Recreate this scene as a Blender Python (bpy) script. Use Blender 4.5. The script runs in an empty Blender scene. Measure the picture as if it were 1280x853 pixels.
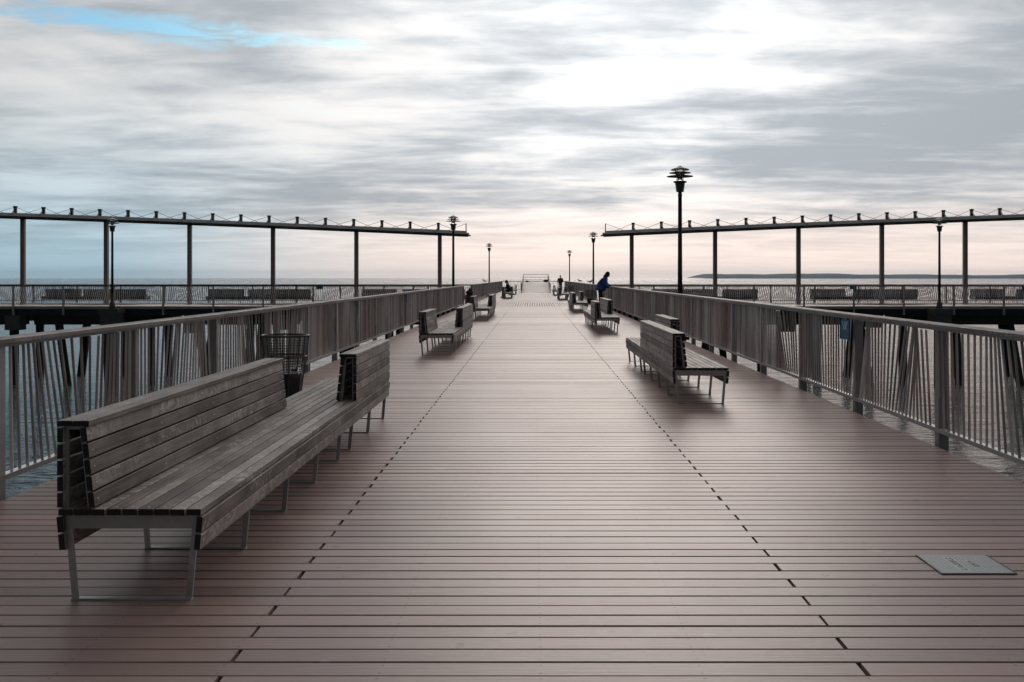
import bpy, math, random
from mathutils import Vector, Matrix
random.seed(7)
S = bpy.context.scene
COL = S.collection
R = math.radians

# ------------------------------------------------------------------ camera
EYE = 1.64
cam = bpy.data.cameras.new('camera')
cam.sensor_width = 36.0
cam.lens = 1220 / 1280 * 36
cam.shift_x = -27 / 1280
cam.shift_y = -79.5 / 1280
cam.clip_end = 20000
cam.dof.use_dof = False
camo = bpy.data.objects.new('camera', cam)
COL.objects.link(camo)
camo.location = (0, 0, EYE)
camo.rotation_euler = (R(90), 0, 0)
S.camera = camo

# ------------------------------------------------------------------ world, sun, exposure
SUN_EL, SUN_AZ = R(20), R(6)          # azimuth measured from +Y towards +X
SUN = Vector((math.sin(SUN_AZ) * math.cos(SUN_EL), math.cos(SUN_AZ) * math.cos(SUN_EL), math.sin(SUN_EL)))


class NT:
    """small helper to write node trees as expressions"""
    def __init__(self, tree):
        self.t = tree
        tree.nodes.clear()

    def n(self, typ, **kw):
        nd = self.t.nodes.new(typ)
        for k, v in kw.items():
            setattr(nd, k, v)
        return nd

    def put(self, sock, v):
        if v is None:
            return
        if isinstance(v, bpy.types.NodeSocket):
            self.t.links.new(v, sock)
        else:
            try:
                sock.default_value = v
            except Exception:
                sock.default_value = (v, v, v)

    def m(self, op, a, b=None, c=None, clamp=False):
        nd = self.n('ShaderNodeMath', operation=op)
        nd.use_clamp = clamp
        for i, v in enumerate((a, b, c)):
            self.put(nd.inputs[i], v)
        return nd.outputs[0]

    def add(self, a, b): return self.m('ADD', a, b)
    def sub(self, a, b): return self.m('SUBTRACT', a, b)
    def mul(self, a, b): return self.m('MULTIPLY', a, b)
    def div(self, a, b): return self.m('DIVIDE', a, b)

    def step(self, v, lo, hi, a=0.0, b=1.0):
        nd = self.n('ShaderNodeMapRange', interpolation_type='SMOOTHSTEP')
        for i, x in enumerate((v, lo, hi, a, b)):
            self.put(nd.inputs[i], x)
        return nd.outputs[0]

    def lin(self, v, lo, hi, a=0.0, b=1.0):
        nd = self.n('ShaderNodeMapRange')
        for i, x in enumerate((v, lo, hi, a, b)):
            self.put(nd.inputs[i], x)
        return nd.outputs[0]

    def mix(self, f, a, b, mode='MIX'):
        nd = self.n('ShaderNodeMix', data_type='RGBA', blend_type=mode)
        self.put(nd.inputs[0], f)
        self.put(nd.inputs[6], a)
        self.put(nd.inputs[7], b)
        return nd.outputs[2]

    def xyz(self, x, y, z):
        nd = self.n('ShaderNodeCombineXYZ')
        for i, v in enumerate((x, y, z)):
            self.put(nd.inputs[i], v)
        return nd.outputs[0]

    def sep(self, v):
        nd = self.n('ShaderNodeSeparateXYZ')
        self.put(nd.inputs[0], v)
        return nd.outputs

    def noise(self, vec, scale, detail=4, rough=.55, dist=0.0, out=0):
        nd = self.n('ShaderNodeTexNoise')
        self.put(nd.inputs['Vector'], vec)
        self.put(nd.inputs['Scale'], scale)
        self.put(nd.inputs['Detail'], detail)
        self.put(nd.inputs['Roughness'], rough)
        self.put(nd.inputs['Distortion'], dist)
        return nd.outputs[out]

    def vmul(self, v, s):
        nd = self.n('ShaderNodeVectorMath', operation='MULTIPLY')
        self.put(nd.inputs[0], v)
        self.put(nd.inputs[1], s)
        return nd.outputs[0]

    def vadd(self, v, s):
        nd = self.n('ShaderNodeVectorMath', operation='ADD')
        self.put(nd.inputs[0], v)
        self.put(nd.inputs[1], s)
        return nd.outputs[0]


def C4(r, g, b): return (r, g, b, 1.0)


world = bpy.data.worlds.new('World')
S.world = world
world.use_nodes = True
w = NT(world.node_tree)
sky = w.n('ShaderNodeTexSky', sky_type='NISHITA')
sky.sun_disc = False
sky.sun_elevation = SUN_EL
sky.sun_rotation = SUN_AZ
sky.air_density = 1.0
sky.dust_density = 1.6
sky.ozone_density = 1.5
tc = w.n('ShaderNodeTexCoord')
dirv = tc.outputs['Generated']
dx, dy, dz = w.sep(dirv)
zc = w.m('MAXIMUM', dz, 0.0)
den = w.add(zc, 0.07)
px, py = w.div(dx, den), w.div(dy, den)
P = w.xyz(px, py, 0.0)
big = w.noise(w.vadd(P, (3.1, 7.7, 0)), 0.42, 3, .5, .3)
mid = w.noise(w.vadd(P, (11.3, 2.4, 0)), 1.15, 6, .54, .5)
fine = w.noise(w.vadd(w.vmul(P, (1.0, 1.5, 1)), (1.7, 5.2, 0)), 2.9, 5, .56, .4)
bars = w.noise(w.vadd(w.vmul(P, (.50, 1.55, 1)), (6.3, 3.3, 0)), 1.5, 6, .57, .35)
thick = w.add(w.add(w.mul(big, .30), w.mul(mid, .32)), w.add(w.mul(fine, .13), w.mul(bars, .25)))


def gauss(cx, cy, sx, sy, tilt=0.0):
    """soft blob on the cloud layer (plan coordinates)"""
    c, s = math.cos(tilt), math.sin(tilt)
    ux, uy = w.sub(px, cx), w.sub(py, cy)
    a = w.div(w.add(w.mul(ux, c), w.mul(uy, s)), sx)
    b = w.div(w.sub(w.mul(uy, c), w.mul(ux, s)), sy)
    return w.m('EXPONENT', w.mul(w.add(w.mul(a, a), w.mul(b, b)), -1.0))


bank = gauss(1.75, 4.3, .85, 1.6)                       # heavy bank of cloud on the right
bank2 = gauss(-2.6, 6.4, 2.2, 1.1)                      # grey bars on the left
bank = w.mul(bank, w.add(.45, w.mul(bars, 1.1)))
thick = w.add(thick, w.add(w.mul(bank, .12), w.mul(bank2, .035)))
hole = w.add(gauss(-1.22, 2.95, .44, .17, .47), w.mul(gauss(-.60, 3.20, .25, .09, .35), .75))
rag = w.noise(w.vadd(w.vmul(P, (1.0, 1.6, 1)), (4.4, 9.1, 0)), 3.6, 4, .6, .9)
holem = w.step(w.add(hole, w.add(w.mul(w.sub(mid, .5), .9), w.mul(w.sub(rag, .5), 2.2))), .42, 1.25)
thin = w.step(thick, .335, .43)                           # small ragged openings elsewhere
cover = w.mul(w.m('SUBTRACT', 1.0, w.mul(holem, .80)), w.add(.85, w.mul(thin, .15)))

dotn = w.n('ShaderNodeVectorMath', operation='DOT_PRODUCT')
w.put(dotn.inputs[0], dirv)
dotn.inputs[1].default_value = SUN
ds = w.m('MAXIMUM', dotn.outputs['Value'], 0.0)
g1 = w.m('POWER', ds, 55.0)
g2 = w.m('POWER', ds, 9.0)
g3 = w.lin(dotn.outputs['Value'], -1.0, 1.0, 0.0, 1.0)
lit = w.step(thick, .61, .41)                            # thin cloud lets more light through
gg = w.mul(g3, g3)
lum = w.add(w.add(.085, w.mul(gg, .335)), w.mul(g2, .10))
lum = w.add(lum, w.mul(lit, w.add(w.mul(gg, .31), w.add(w.mul(g2, .22), w.mul(g1, .30)))))
lum = w.add(lum, w.mul(g1, .04))
# cloud tint: cool grey where thick, neutral-warm where thin, creamy low down towards the sun
low = w.mul(w.step(zc, .01, .13, 1, 0), w.m('POWER', ds, 6.0))
tint = w.mix(lit, C4(.87, .945, 1.015), C4(1.015, .985, .96))
tint = w.mix(w.mul(low, w.add(.5, w.mul(lit, .5))), tint, C4(1.10, .915, .835))
side = w.mul(w.step(w.div(dx, w.add(w.m('ABSOLUTE', dy), .001)), -.12, -.5), w.step(zc, .02, .20, 1, .1))
tint = w.mix(w.mul(side, .85), tint, C4(.72, .96, 1.10))
cloud = w.mix(1.0, tint, w.xyz(lum, lum, lum), 'MULTIPLY')
clear = w.mix(1.0, sky.outputs[0], C4(.036, .074, .098), 'MULTIPLY')
total = w.mix(cover, clear, cloud)
# hazy band along the horizon: creamy towards the sun, blue-grey away from it
dh = w.n('ShaderNodeVectorMath', operation='DOT_PRODUCT')
w.put(dh.inputs[0], dirv)
dh.inputs[1].default_value = (math.sin(R(12)), math.cos(R(12)), 0)
hz = w.mix(w.step(dh.outputs['Value'], .80, .975), C4(.40, .57, .66), C4(1.12, .925, .82))
hl = w.add(.35, w.mul(g3, .65))
hz = w.mix(1.0, hz, w.xyz(hl, hl, hl), 'MULTIPLY')
streak = w.noise(w.vmul(P, (.18, .8, 1)), .8, 3, .6, .3)
hm = w.mul(w.step(w.add(zc, w.mul(w.sub(streak, .5), .03)), .004, .080, 1, 0), .85)
total = w.mix(hm, total, hz)
bg = w.n('ShaderNodeBackground')
w.put(bg.inputs[0], total)
bg.inputs[1].default_value = 1.0
wo = w.n('ShaderNodeOutputWorld')
w.t.links.new(bg.outputs[0], wo.inputs[0])

sl = bpy.data.lights.new('sun', 'SUN')
sl.energy = .5
sl.angle = R(24)
sl.color = (1.0, .89, .80)
so = bpy.data.objects.new('sun', sl)
COL.objects.link(so)
so.rotation_euler = SUN.to_track_quat('Z', 'Y').to_euler()
so.location = (5, 60, 40)

S.view_settings.view_transform = 'Standard'
S.view_settings.look = 'None'
S.view_settings.exposure = 0.15
S.view_settings.gamma = 1.0
S.view_settings.use_curve_mapping = False
S.render.engine = 'CYCLES'
S.cycles.use_denoising = True
S.cycles.use_adaptive_sampling = True
S.cycles.adaptive_threshold = .02
S.cycles.max_bounces = 5
S.cycles.diffuse_bounces = 3
S.cycles.glossy_bounces = 3
S.cycles.volume_bounces = 0
S.cycles.caustics_reflective = False
S.cycles.caustics_refractive = False

# ------------------------------------------------------------------ materials


def material(name):
    mt = bpy.data.materials.new(name)
    mt.use_nodes = True
    return mt, NT(mt.node_tree)


def finish(t, color, rough, metal=0.0, bump=None, bstr=.3, bdist=.01, spec=.5, **kw):
    b = t.n('ShaderNodeBsdfPrincipled')
    t.put(b.inputs['Base Color'], color)
    t.put(b.inputs['Roughness'], rough)
    t.put(b.inputs['Metallic'], metal)
    t.put(b.inputs['Specular IOR Level'], spec)
    for k, v in kw.items():
        t.put(b.inputs[k.replace('_', ' ')], v)
    if bump is not None:
        bp = t.n('ShaderNodeBump')
        bp.inputs['Strength'].default_value = bstr
        bp.inputs['Distance'].default_value = bdist
        t.put(bp.inputs['Height'], bump)
        t.t.links.new(bp.outputs[0], b.inputs['Normal'])
    o = t.n('ShaderNodeOutputMaterial')
    t.t.links.new(b.outputs[0], o.inputs[0])


PITCH = .1435
M = {}


def mat_deck():
    mt, t = material('composite_deck')
    pos = t.n('ShaderNodeNewGeometry').outputs['Position']
    x, y, z = t.sep(pos)
    row = t.m('FLOOR', t.div(y, PITCH))
    wn = t.n('ShaderNodeTexWhiteNoise', noise_dimensions='2D')
    odd = t.m('FLOORED_MODULO', row, 2.0)
    seam = t.add(1.385, t.mul(odd, -2.67))
    t.put(wn.inputs['Vector'], t.xyz(row, t.m('GREATER_THAN', x, seam), 0))
    rv = wn.outputs[0]
    grain = t.noise(t.xyz(t.mul(x, 1.3), t.mul(y, 60), t.mul(row, 3.1)), 1.6, 5, .62)
    blot = t.noise(pos, .8, 6, .62, .5)
    stain = t.noise(t.xyz(t.mul(x, .7), t.mul(y, .25), 0), 1.1, 4, .6, .4)
    scuff = t.noise(t.xyz(t.mul(x, .6), t.mul(y, 3), 0), 6.0, 6, .7)
    v = t.add(t.add(t.mul(rv, .55), t.mul(grain, .50)), t.add(t.mul(blot, .34), t.mul(stain, .30)))
    v = t.lin(v, .52, 1.20)
    col = t.mix(v, C4(.068, .040, .034), C4(.235, .145, .125))
    col = t.mix(t.mul(t.step(scuff, .56, .70), .34), col, C4(.26, .22, .205))
    # small dark screw heads along the joists
    jx = t.m('ABSOLUTE', t.sub(t.m('FRACT', t.add(t.div(t.sub(x, .03), .67), .5)), .5))
    jx = t.mul(jx, .67)
    fy = t.mul(t.m('FRACT', t.div(y, PITCH)), PITCH)
    f1 = t.m('ABSOLUTE', t.sub(t.m('ABSOLUTE', t.sub(fy, PITCH * .5)), .042))
    d = t.m('SQRT', t.add(t.mul(jx, jx), t.mul(f1, f1)))
    sc = t.m('LESS_THAN', d, .0072)
    col = t.mix(t.mul(sc, .8), col, C4(.012, .011, .011))
    # dropped spots
    sp = t.noise(pos, 7.0, 2, .5)
    col = t.mix(t.mul(t.step(sp, .71, .735), .7), col, C4(.02, .018, .018))
    pale = t.noise(t.vadd(pos, (9, 4, 0)), 3.1, 3, .5)
    col = t.mix(t.mul(t.step(pale, .71, .76), .45), col, C4(.33, .31, .30))
    rough = t.add(t.lin(t.add(t.mul(blot, .6), t.mul(grain, .5)), .3, .8, .35, .43), t.mul(t.sub(rv, .5), .06))
    specv = t.add(t.lin(t.add(t.mul(stain, .7), t.mul(scuff, .3)), .35, .65, .60, .40), t.mul(t.sub(rv, .5), .16))
    finish(t, col, rough, 0, grain, .40, .004, specv, Sheen_Weight=.40, Sheen_Roughness=.45, Sheen_Tint=C4(1, .70, .64))
    return mt


def mat_wood(name, dark, light, silver, rough=.6, scale=1.0):
    """weathered hardwood, grain along the object's Y axis"""
    mt, t = material(name)
    oc = t.n('ShaderNodeTexCoord').outputs['Object']
    rnd = t.n('ShaderNodeObjectInfo').outputs['Random']
    off = t.xyz(t.mul(rnd, 17.0), t.mul(rnd, 31.0), t.mul(rnd, 23.0))
    p = t.vadd(oc, off)
    warp = t.noise(t.vmul(p, (5, 2.2, 5)), 1.4, 3, .5, out=1)
    pw = t.vadd(t.vmul(p, (1, .045, 1)), t.vmul(warp, (.02, .02, .02)))
    g = t.noise(pw, 55 * scale, 5, .6)
    curl = t.noise(t.vadd(t.vmul(p, (9, 13, 9)), t.vmul(warp, (2.2, 3.5, 2.2))), 1.25, 4, .5, 1.6)
    patch = t.noise(t.vmul(p, (1.5, .8, 1.5)), 1.3, 3, .5)
    tone = t.noise(t.vadd(t.vmul(p, (.5, 1.1, .5)), (3, 8, 1)), 1.5, 3, .5)
    v = t.add(t.add(t.mul(g, .50), t.mul(rnd, .24)), t.mul(t.sub(tone, .5), .7))
    col = t.mix(t.lin(v, .20, .62), dark, light)
    curlm = t.mul(t.step(curl, .44, .64), t.step(t.add(patch, t.mul(t.sub(rnd, .5), .22)), .44, .62))
    col = t.mix(t.mul(curlm, .62), col, silver)
    stain = t.noise(t.vmul(p, (2, .8, 2)), 2.6, 4, .6)
    col = t.mix(t.mul(t.step(stain, .55, .72), .45), col, dark)
    finish(t, col, t.lin(g, .3, .7, rough - .12, rough + .12), 0, g, .5, .003, .4)
    return mt


def mat_plain(name, col, rough, metal=0.0, var=.25, scale=8.0, spec=.5, bstr=0.0, coat=0.0):
    mt, t = material(name)
    oc = t.n('ShaderNodeTexCoord').outputs['Object']
    rnd = t.n('ShaderNodeObjectInfo').outputs['Random']
    n = t.noise(t.vadd(oc, t.xyz(t.mul(rnd, 9.0), t.mul(rnd, 5.0), t.mul(rnd, 13.0))), scale, 5, .6)
    f = t.lin(t.add(n, t.mul(t.sub(rnd, .5), .35)), .25, .75, 1 - var, 1 + var)
    c = t.mix(1.0, C4(*col), t.xyz(f, f, f), 'MULTIPLY')
    finish(t, c, t.lin(n, .3, .7, max(rough - .08, .02), rough + .08), metal,
           n if bstr else None, bstr, .01, spec)
    return mt


M['deck'] = mat_deck()
M['bench_wood'] = mat_wood('bench_hardwood', C4(.095, .074, .067), C4(.43, .36, .328), C4(.68, .61, .57))
M['cap_wood'] = mat_wood('rail_cap_wood', C4(.075, .062, .060), C4(.25, .215, .205), C4(.34, .31, .30), .55)
M['shaded_wood'] = mat_wood('bench_hardwood_shaded', C4(.020, .016, .015), C4(.060, .050, .047), C4(.09, .08, .075))  # bench wood darkened to paint in the shade on the arm benches
M['shaded_end_grain'] = mat_plain('shaded_end_grain', (.020, .017, .017), .85, 0, .3, 30)  # dark end grain, blackened further to paint shade onto the board ends
M['ramp'] = mat_plain('worn_ramp_boards', (.42, .33, .305), .55, 0, .15, 1.2, .4)
M['galv'] = mat_plain('galvanised_steel', (.44, .43, .425), .48, .75, .22, 6)


def mat_slat():
    mt, t = material('slat_weathered_lit_ribbons')
    pos = t.n('ShaderNodeNewGeometry').outputs['Position']
    x, y, z = t.sep(pos)
    run = t.add(y, t.mul(x, .9))
    each = t.n('ShaderNodeTexWhiteNoise', noise_dimensions='1D')
    t.put(each.inputs['W'], t.m('FLOOR', t.div(run, .104)))
    ribbon_light = t.noise(t.xyz(t.mul(run, 1.0), t.mul(x, .02), 0), .9, 3, .6)  # paints the light and dark ribbons of turning slats, over their weathered tone
    streak = t.noise(t.vmul(pos, (30, 30, 1.2)), 1.0, 4, .6)
    v = t.add(t.add(t.mul(each.outputs[0], .30), t.mul(ribbon_light, .75)), t.mul(streak, .25))
    col = t.mix(t.lin(v, .42, .88), C4(.235, .200, .192), C4(.80, .69, .655))
    finish(t, col, t.lin(streak, .3, .7, .30, .44), .30)
    return mt


M['slat'] = mat_slat()
M['post'] = mat_plain('post_grey_metal', (.31, .288, .285), .48, .2, .22, 5)
M['pale'] = mat_plain('pale_galvanised', (.78, .77, .76), .32, .35, .12, 9)
M['black'] = mat_plain('black_painted_iron', (.018, .017, .017), .42, 0, .3, 6)
M['wire'] = mat_plain('dark_grey_wire', (.055, .055, .057), .45, .3, .3, 6)
M['lamp_metal'] = mat_plain('lamp_louver_metal', (.34, .34, .33), .45, .5, .25, 10)
mt_, t_ = material('lamp_frosted_glass')
finish(t_, C4(.85, .85, .83), t_.lin(t_.noise(t_.n('ShaderNodeTexCoord').outputs['Object'], 9.0), .3, .7, .22, .34), 0, Transmission_Weight=.85, IOR=1.1)
M['lamp_white'] = mt_
M['canopy'] = mat_plain('canopy_grey_paint', (.80, .75, .73), .5, .1, .2, .8)
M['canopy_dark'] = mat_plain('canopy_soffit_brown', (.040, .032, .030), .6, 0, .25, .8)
M['column'] = mat_plain('column_brown_grey', (.24, .18, .165), .5, .2, .25, 1.0)
M['white'] = mat_plain('white_paint', (.75, .74, .72), .45, 0, .1, 4)
M['concrete'] = mat_plain('wet_concrete', (.065, .062, .062), .75, 0, .4, 2.2, .4, .4)
M['timber_pile'] = mat_plain('tarred_timber', (.016, .015, .015), .7, 0, .4, 3, .4, .4)
M['dark_beam'] = mat_plain('creosoted_beam', (.014, .012, .012), .75, 0, .3, 2)
M['fascia'] = mat_plain('grey_edge_board', (.24, .215, .205), .6, 0, .25, 1.2)
M['steel'] = mat_plain('checker_steel', (.33, .345, .35), .5, .2, .15, 14)
M['ink'] = mat_plain('dark_stamped_letters', (.075, .075, .077), .7, 0, .2, 20)
M['sign_blue'] = mat_plain('sign_teal', (.006, .16, .28), .6, 0, .12, 6, .15)
M['sign_dark'] = mat_plain('sign_navy', (.004, .018, .040), .4, 0, .1, 6)
M['sign_pale'] = mat_plain('sign_pale_print', (.38, .52, .60), .45, 0, .1, 6)
M['jacket'] = mat_plain('blue_nylon', (.005, .055, .24), .55, 0, .3, 7)
M['black_cloth'] = mat_plain('black_cloth', (.012, .012, .014), .85, 0, .3, 9)
M['maroon'] = mat_plain('maroon_cloth', (.075, .024, .022), .8, 0, .3, 8)
M['skin'] = mat_plain('skin', (.42, .25, .19), .5, 0, .08, 8)
M['gull'] = mat_plain('gull_feathers', (.68, .68, .68), .7, 0, .1, 9)
M['gull_grey'] = mat_plain('gull_wing', (.30, .32, .34), .7, 0, .1, 9)
M['liner'] = mat_plain('black_bag_liner', (.010, .010, .011), .38, 0, .3, 12, .5, .5)


def mat_water():
    mt, t = material('sea_water')
    pos = t.n('ShaderNodeNewGeometry').outputs['Position']
    swell = t.noise(t.vmul(pos, (.10, .22, 1)), 1.0, 3, .5, .3)
    chop = t.noise(t.vmul(pos, (.55, 1.0, 1)), 1.0, 4, .58, .6)
    rip = t.noise(t.vmul(pos, (1.7, 2.6, 1)), 1.0, 5, .62, .5)
    h = t.add(t.add(t.mul(swell, 1.0), t.mul(chop, .80)), t.mul(rip, .42))
    foam = t.noise(t.vmul(pos, (.8, .8, 1)), 2.2, 6, .65, .8)
    patchy = t.noise(pos, .12, 2, .5)
    f = t.mul(t.step(foam, .66, .74), t.step(patchy, .48, .62))
    col = t.mix(t.mul(f, .5), C4(.008, .030, .034), C4(.40, .46, .47))
    finish(t, col, t.lin(f, 0, 1, .07, .5), 0, h, 1.0, 1.25, .36, IOR=1.33)
    return mt


M['water'] = mat_water()


def mat_hill():
    mt, t = material('wooded_hill')
    pos = t.n('ShaderNodeNewGeometry').outputs['Position']
    n = t.noise(t.vmul(pos, (.02, .02, .06)), 1.0, 5, .6)
    col = t.mix(t.lin(n, .35, .65), C4(.012, .022, .028), C4(.030, .045, .045))
    finish(t, col, .9)
    return mt


M['hill'] = mat_hill()

# ------------------------------------------------------------------ mesh helpers


class MB:
    def __init__(self):
        self.v, self.f, self.mi, self.sm = [], [], [], []

    def poly(self, pts, faces, mi=0, smooth=False):
        o = len(self.v)
        self.v += [tuple(p) for p in pts]
        for fc in faces:
            self.f.append(tuple(o + i for i in fc))
            self.mi.append(mi)
            self.sm.append(smooth)
        return self

    def box(self, a, b, mi=0):
        x0, y0, z0 = a
        x1, y1, z1 = b
        return self.poly([(x0, y0, z0), (x1, y0, z0), (x1, y1, z0), (x0, y1, z0),
                          (x0, y0, z1), (x1, y0, z1), (x1, y1, z1), (x0, y1, z1)],
                         [(0, 3, 2, 1), (4, 5, 6, 7), (0, 1, 5, 4), (1, 2, 6, 5), (2, 3, 7, 6), (3, 0, 4, 7)], mi)

    def prism(self, prof, y0, y1, mi=0, mi_end=None):
        """profile in xz, extruded along y"""
        n = len(prof)
        pts = [(x, y0, z) for x, z in prof] + [(x, y1, z) for x, z in prof]
        self.poly(pts, [(i, n + i, n + (i + 1) % n, (i + 1) % n) for i in range(n)], mi)
        e = mi if mi_end is None else mi_end
        self.poly(pts, [tuple(range(n)), tuple(range(2 * n - 1, n - 1, -1))], e)
        return self

    def bar(self, a, b, wx, wy, mi=0, up=None):
        """rectangular bar from a to b"""
        a, b = Vector(a), Vector(b)
        d = (b - a).normalized()
        up = Vector(up) if up else (Vector((0, 1, 0)) if abs(d.y) < .9 else Vector((0, 0, 1)))
        s = d.cross(up).normalized()
        u = s.cross(d).normalized()
        pts = []
        for p in (a, b):
            for i, j in ((-1, -1), (1, -1), (1, 1), (-1, 1)):
                pts.append(p + s * (i * wx / 2) + u * (j * wy / 2))
        return self.poly(pts, [(0, 1, 2, 3), (7, 6, 5, 4), (0, 4, 5, 1), (1, 5, 6, 2), (2, 6, 7, 3), (3, 7, 4, 0)], mi)

    def tube(self, pts, r, n=8, mi=0, smooth=True, cap=True):
        pts = [Vector(p) for p in pts]
        rs = r if isinstance(r, (list, tuple)) else [r] * len(pts)
        out = []
        for i, p in enumerate(pts):
            d = (pts[min(i + 1, len(pts) - 1)] - pts[max(i - 1, 0)]).normalized()
            ref = Vector((0, 0, 1)) if abs(d.z) < .9 else Vector((1, 0, 0))
            s = d.cross(ref).normalized()
            u = s.cross(d).normalized()
            for k in range(n):
                a = 2 * math.pi * k / n
                out.append(p + (s * math.cos(a) + u * math.sin(a)) * rs[i])
        fs = []
        for i in range(len(pts) - 1):
            for k in range(n):
                fs.append((i * n + k, i * n + (k + 1) % n, (i + 1) * n + (k + 1) % n, (i + 1) * n + k))
        self.poly(out, fs, mi, smooth)
        if cap:
            self.poly(out, [tuple(range(n - 1, -1, -1)), tuple(range((len(pts) - 1) * n, len(pts) * n))], mi)
        return self

    def lathe(self, prof, n=16, mi=0, smooth=True, c=(0, 0, 0)):
        pts, fs = [], []
        for r, z in prof:
            for k in range(n):
                a = 2 * math.pi * k / n
                pts.append((c[0] + r * math.cos(a), c[1] + r * math.sin(a), c[2] + z))
        for i in range(len(prof) - 1):
            for k in range(n):
                fs.append((i * n + k, i * n + (k + 1) % n, (i + 1) * n + (k + 1) % n, (i + 1) * n + k))
        fs.append(tuple(range(n - 1, -1, -1)))
        fs.append(tuple(range((len(prof) - 1) * n, len(prof) * n)))
        return self.poly(pts, fs, mi, smooth)

    def ellipsoid(self, c, r, mi=0, n=12, m=8):
        prof = []
        pts, fs = [], []
        for i in range(m + 1):
            th = math.pi * (i / m) * .998 + .001
            for k in range(n):
                a = 2 * math.pi * k / n
                pts.append((c[0] + r[0] * math.sin(th) * math.cos(a), c[1] + r[1] * math.sin(th) * math.sin(a), c[2] - r[2] * math.cos(th)))
        for i in range(m):
            for k in range(n):
                fs.append((i * n + k, i * n + (k + 1) % n, (i + 1) * n + (k + 1) % n, (i + 1) * n + k))
        return self.poly(pts, fs, mi, True)

    def mesh(self, name, mats):
        me = bpy.data.meshes.new(name)
        me.from_pydata(self.v, [], self.f)
        for m_ in (mats if isinstance(mats, (list, tuple)) else [mats]):
            me.materials.append(M[m_])
        me.polygons.foreach_set('material_index', self.mi)
        me.polygons.foreach_set('use_smooth', self.sm)
        me.update()
        return me

    def build(self, name, mats, parent=None, **kw):
        return link(name, self.mesh(name, mats), parent, **kw)


def link(name, data, parent=None, loc=None, rot=None, label=None, cat=None, group=None, kind=None):
    o = bpy.data.objects.new(name, data)
    COL.objects.link(o)
    if parent is not None:
        o.parent = parent
    if loc is not None:
        o.location = loc
    if rot is not None:
        o.rotation_euler = rot
    tag(o, label, cat, group, kind)
    return o


def tag(o, label=None, cat=None, group=None, kind=None):
    if label: o['label'] = label
    if cat: o['category'] = cat
    if group: o['group'] = group
    if kind: o['kind'] = kind
    return o


def thing(name, loc, rz=0, label=None, cat=None, group=None, kind=None):
    return link(name, None, None, loc, (0, 0, rz), label, cat, group, kind)


def copy_tree(o, parent=None):
    c = o.copy()
    COL.objects.link(c)
    if parent is not None:
        c.parent = parent
    for ch in o.children[:]:
        copy_tree(ch, c)
    return c


# ------------------------------------------------------------------ sea and far shore
SEA = -4.55
FAR = 7000
mb = MB()
mb.poly([(-FAR, -400, SEA), (FAR, -400, SEA), (FAR, FAR, SEA), (-FAR, FAR, SEA)], [(0, 1, 2, 3)])
mb.build('sea', 'water', kind='structure')

mb = MB()                      # low wooded headland across the bay
rows = []
nx, ny = 260, 7
for j in range(ny):
    for i in range(nx):
        u = i / (nx - 1)
        x = 925 + u * 3300
        t_ = j / (ny - 1)
        y = 5200 + t_ * 700 + 200 * u
        rise = min(1, max(0, (u + .004) / .035)) ** .8
        prof = 24 + 3.5 * math.sin(u * 9.0) + 2.2 * math.sin(u * 31 + 1) + 1.2 * math.sin(u * 83) + 1.0 * random.random()
        if .70 < u < 1: prof -= 5 * min(1, (u - .70) / .1)
        h = prof * rise * math.sin(math.pi * (.06 + .47 * min(1, t_ * 1.6)))
        mb.v.append((x, y, SEA - 1 + (h if j else 0)))
for j in range(ny - 1):
    for i in range(nx - 1):
        a = j * nx + i
        mb.f.append((a, a + 1, a + nx + 1, a + nx)); mb.mi.append(0); mb.sm.append(False)
mb.build('hills', 'hill', kind='structure')

# ------------------------------------------------------------------ pier deck
EDGE = 3.91
CROSS0, CROSS1 = 55.6, 63.0
PIER_END = 124.0
SEAM_L, SEAM_R = -1.285, 1.385
deck = thing('pier_deck', (0, 0, 0), kind='structure')


def plank_profile(half=PITCH / 2 - .0035, th=.038, c=.005):
    # cross-section in (y, z), drawn so that prism() (xz profile, extruded on y) can be turned
    return [(-half, -th), (half, -th), (half, -c), (half - c, 0), (-half + c, 0), (-half, -c)]


_plank_cache = {}


def plank_mesh(length):
    key = round(length, 3)
    if key not in _plank_cache:
        m_ = MB()
        pr = plank_profile()
        n = len(pr)
        pts = [(-length / 2, y, z) for y, z in pr] + [(length / 2, y, z) for y, z in pr]
        m_.poly(pts, [(i, (i + 1) % n, n + (i + 1) % n, n + i) for i in range(n)])
        m_.poly(pts, [tuple(range(n - 1, -1, -1)), tuple(range(n, 2 * n))])
        _plank_cache[key] = m_.mesh('plank', 'deck')
    return _plank_cache[key]


def row_segments(k):
    seam = SEAM_L if k % 2 else SEAM_R
    g = random.uniform(.0065, .0115)
    seam += random.uniform(-.006, .006)
    jl, jr = 0, 0
    return [(-EDGE, seam - g), (seam + g, EDGE)]


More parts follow.
